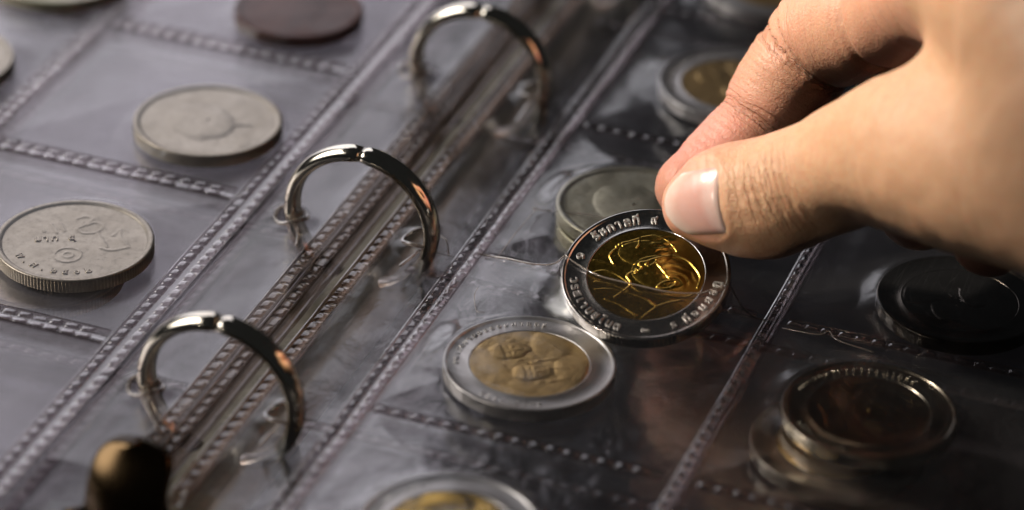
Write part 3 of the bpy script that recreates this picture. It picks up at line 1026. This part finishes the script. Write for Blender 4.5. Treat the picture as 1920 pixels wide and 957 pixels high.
value_text = [(['พ', '.', 'ศ', '.', '๒', '๕', '๑', '๒'], 9.3, 222, 300, 1.9, True)]
make_plain('coin', pose('left5'), orient(10), 'silver coin with scroll relief and small round emblem, nearest on the left page', relief=relief_value, text=value_text,
           lines=[(['บ', 'า', 'ท', ' ', '๕'], -3.0, -0.6, 18, 2.1)])
make_plain('coin', (-61.1, -27.7, -2.8), orient(150), 'silver coin in the page beneath, its edge showing below the nearest silver coin', text=[(list('ประเทศไทยบาท'), 10.0, 235, 320, 1.7, True)], group='coins in the page beneath')
make_plain('coin', pose('lsil'), orient(60), 'worn silver coin in the middle pocket of the left page, level with the second ring')
make_plain('coin', pose('copper'), orient(0), 'brown copper coin at the top of the left page', R=11.5, mat=M_COPPER)
make_plain('coin', pose('ledge'), orient(0), 'silver coin cut off by the left edge of the picture')
make_plain('coin', pose('ltop'), orient(0), 'olive coin cut off by the top left corner', mat=M_DULL)
#HAND#
# ------------------------------------------------------------------ the hand
def skin_mat():
    m, nt, out = new_mat('skin')
    L = nt.links.new
    p = nd(nt, 'ShaderNodeBsdfPrincipled', i_Roughness=0.5)
    p.inputs['Specular IOR Level'].default_value = 0.45
    p.inputs['Subsurface Weight'].default_value = 0.4
    p.inputs['Subsurface Radius'].default_value = (1.0, 0.32, 0.16)
    p.inputs['Subsurface Scale'].default_value = 0.0012
    co = coord(nt)
    at = nd(nt, 'ShaderNodeAttribute', attribute_name='flush')
    n1 = nd(nt, 'ShaderNodeTexNoise', i_Scale=0.28, i_Detail=5.0, i_Roughness=0.6)
    L(co, n1.inputs['Vector'])
    tan = nd(nt, 'ShaderNodeMix', data_type='RGBA')
    tan.inputs['A'].default_value = (0.50, 0.285, 0.16, 1)
    tan.inputs['B'].default_value = (0.62, 0.385, 0.235, 1)
    L(n1.outputs[0], tan.inputs['Factor'])
    n5 = nd(nt, 'ShaderNodeTexNoise', i_Scale=0.9, i_Detail=6.0, i_Roughness=0.7)
    L(co, n5.inputs['Vector'])
    mr5 = nd(nt, 'ShaderNodeMapRange', i_1=0.42, i_2=0.68, i_3=0.0, i_4=0.45)
    L(n5.outputs[0], mr5.inputs[0])
    mot = nd(nt, 'ShaderNodeMix', data_type='RGBA')
    mot.inputs['B'].default_value = (0.55, 0.235, 0.135, 1)
    L(mr5.outputs[0], mot.inputs['Factor'])
    L(tan.outputs['Result'], mot.inputs['A'])
    pk = nd(nt, 'ShaderNodeMix', data_type='RGBA')
    pk.inputs['B'].default_value = (0.76, 0.31, 0.235, 1)
    L(at.outputs['Fac'], pk.inputs['Factor'])
    L(mot.outputs['Result'], pk.inputs['A'])
    # fine skin: little cells stretched across the digit, pores, and creases stored on the mesh
    uv = nd(nt, 'ShaderNodeAttribute', attribute_name='digit')
    mp = nd(nt, 'ShaderNodeMapping')
    mp.inputs['Scale'].default_value = (2.4, 0.6, 1.0)
    L(uv.outputs['Vector'], mp.inputs[0])
    vr = nd(nt, 'ShaderNodeTexNoise', i_Scale=1.0, i_Detail=5.0, i_Roughness=0.62, i_Distortion=0.5)
    L(mp.outputs[0], vr.inputs['Vector'])
    b1 = nd(nt, 'ShaderNodeBump', i_Strength=0.6, i_Distance=0.00020)
    L(vr.outputs[0], b1.inputs['Height'])
    fm = nd(nt, 'ShaderNodeAttribute', attribute_name='fold_mask')
    L(fm.outputs['Fac'], b1.inputs['Strength'])
    n2 = nd(nt, 'ShaderNodeTexNoise', i_Scale=2.4, i_Detail=4.0)
    L(co, n2.inputs['Vector'])
    b2 = nd(nt, 'ShaderNodeBump', i_Strength=0.5, i_Distance=0.00020)
    L(n2.outputs[0], b2.inputs['Height'])
    L(b1.outputs[0], b2.inputs['Normal'])
    # wandering cross folds over the joints
    kn = nd(nt, 'ShaderNodeAttribute', attribute_name='knuckle')
    last = b2
    masks = []
    for sc_, dist_, dtl, wd, bd in ((0.215, 3.2, 1.4, 0.20, 0.00026), (0.34, 5.0, 2.2, 0.26, 0.00014)):
        wv = nd(nt, 'ShaderNodeTexWave', i_Scale=sc_, i_Distortion=dist_, i_Detail=3.0)
        wv.inputs['Detail Scale'].default_value = dtl
        wv.inputs['Detail Roughness'].default_value = 0.6
        L(uv.outputs['Vector'], wv.inputs['Vector'])
        wr = nd(nt, 'ShaderNodeMapRange', i_1=0.0, i_2=wd)
        wr.interpolation_type = 'SMOOTHSTEP'
        L(wv.outputs['Fac'], wr.inputs[0])
        bw = nd(nt, 'ShaderNodeBump', i_Distance=bd)
        L(kn.outputs['Fac'], bw.inputs['Strength'])
        L(wr.outputs[0], bw.inputs['Height'])
        L(last.outputs[0], bw.inputs['Normal'])
        last = bw
        masks.append(wr)
    L(last.outputs[0], p.inputs['Normal'])
    # the floor of a fold is a little redder skin
    inv = nd(nt, 'ShaderNodeMath', operation='SUBTRACT', i_0=1.0)
    L(masks[0].outputs[0], inv.inputs[1])
    fk = nd(nt, 'ShaderNodeMath', operation='MULTIPLY')
    L(inv.outputs[0], fk.inputs[0])
    L(kn.outputs['Fac'], fk.inputs[1])
    fk2 = nd(nt, 'ShaderNodeMath', operation='MULTIPLY', i_1=0.55)
    L(fk.outputs[0], fk2.inputs[0])
    fc = nd(nt, 'ShaderNodeMix', data_type='RGBA')
    fc.inputs['B'].default_value = (0.42, 0.17, 0.09, 1)
    L(fk2.outputs[0], fc.inputs['Factor'])
    L(pk.outputs['Result'], fc.inputs['A'])
    L(fc.outputs['Result'], p.inputs['Base Color'])
    rr = nd(nt, 'ShaderNodeMapRange', i_1=0.3, i_2=0.7, i_3=0.42, i_4=0.58)
    L(n2.outputs[0], rr.inputs[0])
    L(rr.outputs[0], p.inputs['Roughness'])
    L(p.outputs[0], out.inputs[0])
    return m


def nail_mat():
    m, nt, out = new_mat('nail')
    L = nt.links.new
    p = nd(nt, 'ShaderNodeBsdfPrincipled', i_Roughness=0.26)
    p.inputs['Specular IOR Level'].default_value = 0.5
    p.inputs['Subsurface Weight'].default_value = 0.5
    p.inputs['Subsurface Radius'].default_value = (1.0, 0.5, 0.4)
    p.inputs['Subsurface Scale'].default_value = 0.0012
    at = nd(nt, 'ShaderNodeAttribute', attribute_name='nail_zone')
    r = nd(nt, 'ShaderNodeValToRGB')
    r.color_ramp.elements[0].position = 0.0
    r.color_ramp.elements[0].color = (0.68, 0.50, 0.44, 1)       # pale half-moon at the root
    r.color_ramp.elements[1].position = 1.0
    r.color_ramp.elements[1].color = (0.70, 0.54, 0.46, 1)       # free edge
    e = r.color_ramp.elements.new(0.22); e.color = (0.64, 0.43, 0.38, 1)
    e = r.color_ramp.elements.new(0.36); e.color = (0.60, 0.34, 0.29, 1)
    e = r.color_ramp.elements.new(0.75); e.color = (0.62, 0.38, 0.32, 1)
    L(at.outputs['Fac'], r.inputs[0])
    L(r.outputs[0], p.inputs['Base Color'])
    co = coord(nt)
    n = nd(nt, 'ShaderNodeTexNoise', i_Scale=1.6, i_Detail=2.0)
    L(co, n.inputs['Vector'])
    bp = nd(nt, 'ShaderNodeBump', i_Strength=0.12, i_Distance=0.0001)
    L(n.outputs[0], bp.inputs['Height'])
    L(bp.outputs[0], p.inputs['Normal'])
    L(p.outputs[0], out.inputs[0])
    return m


THUMB = [(36.7, -0.3, 18.7, 5.8), (41.2, 0.9, 20.0, 8.2), (46.8, 1.4, 21.6, 9.3), (54.8, 1.2, 26.8, 9.2), (61.4, -0.5, 32.2, 9.9), (69.9, -4.1, 37.3, 12.3), (79.8, -10.7, 41.1, 13), (91.0, -18.5, 46.0, 14), (105.4, -24.3, 52.4, 19)]
INDEX = [(30.4, 15.5, 12.0, 5.5), (34.6, 21.4, 15.1, 6.5), (38.2, 26.7, 19.6, 7.0), (41.3, 30.8, 26.1, 7.5), (45.3, 33.1, 33.5, 8.3), (54.4, 29.3, 40.0, 8.5), (61.9, 23.4, 48.0, 9), (71.7, 15.3, 59.0, 12)]
WEB = [(76.1, -0.4, 66.9, 6.2), (78.0, -2.8, 58.3, 6.5), (77.3, -2.8, 47.0, 9)]
PALM = [(75.2, 8.9, 62.6, 12), (89.5, -7.6, 63.9, 16), (99.5, -16.6, 57.9, 18), (116, -26, 62, 20), (150, -48, 78, 23)]
PALM2 = [(84, 26, 56, 12), (100, 4, 56, 17), (116, -22, 62, 19)]
MIDDLE = [(78.0, 31.0, 54.0, 10), (66.0, 34.0, 36.0, 8), (66.0, 24.0, 26.0, 7.3), (68.0, 12.0, 19.0, 6.5)]
RING_F = [(87.0, 30.0, 50.0, 10), (75.0, 33.0, 34.0, 8), (77.0, 20.0, 25.0, 7.3), (80.0, 8.0, 19.5, 6.5)]
LITTLE = [(94.0, 21.0, 50.0, 9), (86.0, 26.0, 33.0, 7), (88.0, 14.0, 26.0, 6.8), (91.0, 6.0, 22.0, 6)]


def chain(P, pts):
    """distance to a tapered chain, with position along it in mm"""
    best = np.full(P.shape[:-1], 1e9, np.float32)
    along = np.zeros(P.shape[:-1], np.float32)
    s = 0.0
    for a, b_ in zip(pts[:-1], pts[1:]):
        A, B = np.array(a[:3], np.float32), np.array(b_[:3], np.float32)
        d = B-A
        L2 = float(d@d)
        t = np.clip((P-A)@d/L2, 0, 1)
        q = P-(A+t[..., None]*d)
        ds = np.sqrt((q*q).sum(-1))-(a[3]+(b_[3]-a[3])*t)
        m = ds < best
        best = np.where(m, ds, best)
        along = np.where(m, s+t*math.sqrt(L2), along)
        s += math.sqrt(L2)
    return best, along


def smin(a, b_, k):
    h = np.clip(0.5+0.5*(b_-a)/k, 0, 1)
    return b_+(a-b_)*h-k*h*(1-h)


def refine(pts, n=5):
    return [tuple(q) for q in np.array(curve([tuple(p) for p in pts], n))]


R_T, R_I, R_W = refine(THUMB), refine(INDEX), refine(WEB)
R_P, R_P2, R_M, R_R, R_L = PALM, PALM2, refine(MIDDLE, 3), refine(RING_F, 3), refine(LITTLE, 3)


def hand_sdf(P):
    t, _ = chain(P, R_T)
    i, _ = chain(P, R_I)
    w, _ = chain(P, R_W)
    p, _ = chain(P, R_P)
    p2, _ = chain(P, R_P2)
    palm = smin(p, p2, 10.0)
    palm = smin(palm, w, 5.0)
    palm = smin(palm, t, 6.0)
    f = np.minimum(i, 1e9)
    for ch in (R_M, R_R, R_L):
        d, _ = chain(P, ch)
        f = smin(f, d, 0.8)
    # fingers melt into the palm only near the knuckles
    near = smooth(22.0, 4.0, np.sqrt(((P-np.array([80, 10, 58], np.float32))**2).sum(-1))-14.0)
    k = 0.5+6.5*near
    return smin(palm, f, k)


def surface_net(lo, hi, h):
    n = [int((b_-a)/h)+1 for a, b_ in zip(lo, hi)]
    ax = [np.float32(lo[i])+np.arange(n[i], dtype=np.float32)*np.float32(h) for i in range(3)]
    D = np.full(n, 50.0, np.float32)
    # coarse pass to skip empty space
    st = 8
    cz = [a[::st] for a in ax]
    G = np.stack(np.meshgrid(*cz, indexing='ij'), -1)
    Dc = hand_sdf(G)
    for i0 in range(Dc.shape[0]):
        for j0 in range(Dc.shape[1]):
            ks = np.nonzero(np.abs(Dc[i0, j0]) < st*h*1.8+2.0)[0]
            full = np.ones(Dc.shape[2], bool)
            neg = Dc[i0, j0] < 0
            for k0 in np.nonzero(neg)[0]:
                D[i0*st:(i0+1)*st, j0*st:(j0+1)*st, k0*st:(k0+1)*st] = -50
            if len(ks):
                xs = ax[0][i0*st:(i0+1)*st]
                ys = ax[1][j0*st:(j0+1)*st]
                k1, k2 = ks.min()*st, min(n[2], (ks.max()+1)*st)
                Gp = np.stack(np.meshgrid(xs, ys, ax[2][k1:k2], indexing='ij'), -1)
                D[i0*st:(i0+1)*st, j0*st:(j0+1)*st, k1:k2] = hand_sdf(Gp)
    I = D < 0
    c = np.zeros([m-1 for m in n], np.int8)
    for a in (0, 1):
        for b_ in (0, 1):
            for d in (0, 1):
                c += I[a:n[0]-1+a, b_:n[1]-1+b_, d:n[2]-1+d]
    act = (c > 0) & (c < 8)
    idx = -np.ones(act.shape, np.int64)
    cells = np.argwhere(act)
    idx[act] = np.arange(len(cells))
    V = np.array(lo)+(cells+0.5)*h
    F = []
    for axis in range(3):
        u_, v_ = [(1, 2), (2, 0), (0, 1)][axis]
        s0 = [slice(None)]*3; s1 = [slice(None)]*3
        s0[axis] = slice(0, -1); s1[axis] = slice(1, None)
        A, B = I[tuple(s0)], I[tuple(s1)]
        for sign, mask in ((1, A & ~B), (-1, ~A & B)):
            e = np.argwhere(mask)
            ok = (e[:, u_] > 0) & (e[:, v_] > 0) & (e[:, u_] < n[u_]-1) & (e[:, v_] < n[v_]-1)
            e = e[ok]
            q = []
            for du, dv in ((-1, -1), (0, -1), (0, 0), (-1, 0)):
                x = e.copy(); x[:, u_] += du; x[:, v_] += dv
                q.append(idx[x[:, 0], x[:, 1], x[:, 2]])
            q = np.stack(q, -1)
            if sign < 0:
                q = q[:, ::-1]
            F.append(q)
    F = np.concatenate(F)
    F = F[(F >= 0).all(1)]
    return V, F


def sdf_grad(V, e=0.25):
    g = []
    for a in range(3):
        d = np.zeros(3, np.float32); d[a] = e
        g.append((hand_sdf(V+d)-hand_sdf(V-d))/(2*e))
    g = np.stack(g, -1)
    return g/np.maximum(np.linalg.norm(g, axis=-1, keepdims=True), 1e-6)


NAIL_C = np.array([37.3, -6.3, 22.6])
N_AX = np.array([THUMB[0][i]-THUMB[2][i] for i in range(3)]); N_AX /= np.linalg.norm(N_AX)
_vd = -np.array(_f[:])
N_N = _vd-N_AX*(_vd@N_AX); N_N /= np.linalg.norm(N_N)
N_B = np.cross(N_N, N_AX)
# outline of the nail in its own plane: along the thumb, and across
NAIL_A = [(-5.5, 4.6), (-2.8, 4.7), (0.2, 4.4), (2.9, 3.6), (5.2, 2.1)]


def nail_half(a):
    """half width of the nail at position a along the thumb (root -4.3 .. tip 5.0)"""
    return float(np.interp(a, [-4.6, -4.0, -2.5, 0, 2.0, 3.4, 4.3, 4.85, 5.0], [4.7, 5.3, 5.55, 5.25, 4.55, 3.6, 2.5, 1.2, 0.4]))


def build_hand():
    lo, hi = (20.0, -60.0, 0.5), (138.0, 70.0, 96.0)
    V, F = surface_net(lo, hi, 0.62)
    V = V.astype(np.float32)
    for _ in range(3):
        d = hand_sdf(V)
        V = V-sdf_grad(V)*d[:, None]
    N = sdf_grad(V)
    dt, st_ = chain(V, R_T)
    di, si = chain(V, R_I)
    tmask = dt < di+0.6
    on_t = smooth(3.2, 0.6, dt)*tmask
    on_i = smooth(3.2, 0.6, di)*(~tmask)
    # --- real folds: displaced along the normal
    A = (V-NAIL_C)@N_AX
    Bq = (V-NAIL_C)@N_B
    Cq = (V-NAIL_C)@N_N
    disp = np.zeros(len(V))
    # broad lumps so that no digit is a clean pipe
    disp += 0.35*fbm(V[:, 0]*0.08, V[:, 1]*0.08, V[:, 2]*0.08, 5)
    disp += 0.05*fbm(V[:, 0]*0.35, V[:, 1]*0.35, V[:, 2]*0.35, 6)
    # thumb knuckle: wandering cross folds on the back of the joint
    q = st_+1.3*noise3(V[:, 0]*0.25, V[:, 1]*0.25, V[:, 2]*0.25, 3)+0.6*noise3(V[:, 0]*0.8, V[:, 1]*0.8, V[:, 2]*0.8, 9)
    back = smooth(0.0, 4.0, Cq)
    for s0, dep, wid in ((8.3, .20, .32), (9.4, .24, .34), (10.6, .28, .36), (11.9, .34, .40), (13.3, .34, .42), (14.7, .26, .40), (16.3, .16, .4), (18.4, .10, .45), (21.0, .08, .5)):
        brk = smooth(-0.35, 0.3, noise3(Bq*0.3, s0*3.1, 0.0, 4))
        disp -= 2.5*on_t*back*dep*(0.6+0.4*brk)*np.exp(-((q-s0)/wid)**2)
    # diagonal skin net on the knuckle
    net = (1-np.abs(noise3(st_*0.75+Bq*0.45, Bq*0.42-st_*0.2, 0.0, 31)))**5
    disp -= 0.05*on_t*back*net*smooth(5.5, 8.5, st_)*smooth(22, 14, st_)
    # longitudinal tendon folds towards the wrist
    bands = np.sin(st_*0.52+0.8*noise3(V[:, 0]*0.05, V[:, 1]*0.05, V[:, 2]*0.05, 2))
    disp += 0.9*on_t*bands*smooth(38, 50, st_)*smooth(1.0, -9.0, Cq-10)
    # index: the joint creases on its palm side, plus fine pad lines
    qi = si+0.9*noise3(V[:, 0]*0.22, V[:, 1]*0.22, V[:, 2]*0.22, 13)
    for s0, dep, wid in ((15.0, .35, .7), (30.2, .6, .8), (32.0, .25, .6), (47.5, .7, .9)):
        disp -= on_i*dep*np.exp(-((qi-s0)/wid)**2)
    # the pads swell between the creases
    disp += on_i*0.55*(smooth(15.5, 19, qi)*smooth(30, 26, qi)+smooth(31, 36, qi)*smooth(47, 42, qi)+0.6*smooth(14.5, 11, qi)*smooth(2, 6, qi))
    fine = np.sin(qi*6.5+2*noise3(V[:, 0]*0.4, V[:, 1]*0.4, V[:, 2]*0.4, 15))
    disp += 0.022*on_i*fine*smooth(-0.2, 0.5, noise3(V[:, 0]*0.2, V[:, 1]*0.2, V[:, 2]*0.2, 17))
    # nail bed: flatten under the plate and leave a groove round it
    hw = np.array([nail_half(a) for a in A])
    inside = smooth(0.7, -0.5, np.abs(Bq)-hw)*smooth(-5.2, -4.2, A)*smooth(6.0, 4.6, A)*(Cq > -6)*on_t
    disp -= 0.30*inside
    rim = np.exp(-((np.abs(Bq)-hw-0.9)/0.7)**2)*smooth(-6.0, -4.0, A)*smooth(3.0, 0.0, A)*(Cq > -7)*on_t
    disp += 0.25*rim
    fold = np.exp(-((A+5.0+0.06*Bq*Bq*-1*0.5)/0.6)**2)*(np.abs(Bq) < 5.6)*(Cq > -4)*on_t
    disp += 0.12*fold
    V = V+N*disp[:, None]
    # --- where the blood shows: pinker index tip and pads, thumb tip
    fl = np.zeros(len(V))
    fl = np.maximum(fl, on_i*(0.35+0.65*smooth(26, 4, si)))
    fl = np.maximum(fl, on_t*0.75*smooth(9.0, 2.0, st_))
    fl = np.maximum(fl, on_t*0.35*smooth(1.0, -6.0, Cq)*smooth(26, 14, st_))
    dm = np.minimum(np.minimum(chain(V, R_M)[0], chain(V, R_R)[0]), chain(V, R_L)[0])
    fl = np.maximum(fl, 0.7*(dm < 1.2))
    fl = np.clip(fl*(0.85+0.3*noise3(V[:, 0]*0.15, V[:, 1]*0.15, V[:, 2]*0.15, 19)), 0, 1)
    r = root('person', (100, -20, 40), 'bare hand reaching in from the right, thumb and index finger pinching a two-tone coin', 'person')
    O = (100, -20, 40)
    me_o = add('hand', V, F.tolist(), skin_mat(), r, origin=O)
    me = me_o.data
    a_ = me.attributes.new('flush', 'FLOAT', 'POINT')
    a_.data.foreach_set('value', fl.astype(np.float32))
    u_ = np.where(tmask, st_, si)
    dv = np.where(tmask, Bq, (V@np.array([0.5, -0.6, 0.6])))
    dg = np.stack([u_, dv, Cq*0.3], -1).astype(np.float32)
    a3 = me.attributes.new('fold_mask', 'FLOAT', 'POINT')
    a3.data.foreach_set('value', (0.7*np.maximum(on_t, on_i)*smooth(0.3, 3.0, np.abs(dt-di))).astype(np.float32))
    kt = on_t*smooth(-1.0, 3.5, Cq)*smooth(6.8, 9.0, st_)*(0.25+0.75*smooth(24, 15, st_))*smooth(34, 24, st_)
    ki = on_i*(0.22+0.78*np.maximum(np.exp(-((si-15.5)/2.0)**2), np.exp(-((si-30.3)/2.6)**2)))*smooth(44, 38, si)
    a4 = me.attributes.new('knuckle', 'FLOAT', 'POINT')
    a4.data.foreach_set('value', np.clip(np.maximum(kt, ki), 0, 1).astype(np.float32))
    a2 = me.attributes.new('digit', 'FLOAT_VECTOR', 'POINT')
    a2.data.foreach_set('vector', dg.reshape(-1))
    # --- thumb nail: a curved plate that follows the thumb
    nu, nv = 40, 34
    rows, zone = [], []
    for i in range(nu):
        for j in range(nv):
            v = -1+2*j/(nv-1)
            root_a = -4.1-0.95*v*v+0.25*v
            tip_a = 5.1-3.7*abs(v)**2.1
            a = root_a+(tip_a-root_a)*i/(nu-1)
            w = nail_half(min(a, 4.4))
            rows.append((a, v*5.45*(1-0.10*(i/(nu-1))), i/(nu-1), v))
    rows = np.array(rows)
    P = NAIL_C+rows[:, :1]*N_AX+rows[:, 1:2]*N_B+N_N*10.0
    P = P.astype(np.float32)
    for _ in range(40):
        P = P-N_N.astype(np.float32)*np.clip(hand_sdf(P), -1.0, 1.5)[:, None]*0.8
    t_ = rows[:, 2]
    e_ = np.minimum(np.minimum(1-np.abs(rows[:, 3]), t_*1.6), 1.0)
    lift = 0.06*smooth(0, 0.2, e_)+0.16*t_**2-0.25*(1-smooth(0, 0.10, e_))
    P = P+sdf_grad(P)*lift[:, None]
    n0 = len(P)
    P2 = P-np.array(N_N)*0.9
    Fn = [tuple(reversed(f)) for f in grid_faces(nu, nv)]
    Fb = [tuple(i+n0 for i in reversed(f)) for f in Fn]
    bd = [i*nv for i in range(nu)]+[(nu-1)*nv+j for j in range(1, nv)]+[i*nv+nv-1 for i in range(nu-2, -1, -1)]+[j for j in range(nv-2, 0, -1)]
    Fs = [(bd[i], bd[(i+1) % len(bd)], bd[(i+1) % len(bd)]+n0, bd[i]+n0) for i in range(len(bd))]
    no = add('thumb_nail', np.concatenate([P, P2]), Fn+Fb+Fs, nail_mat(), me_o, origin=O)
    za = no.data.attributes.new('nail_zone', 'FLOAT', 'POINT')
    lun = np.clip(t_+0.10*rows[:, 3]**2, 0, 1)
    za.data.foreach_set('value', np.concatenate([lun, lun]).astype(np.float32))


build_hand()
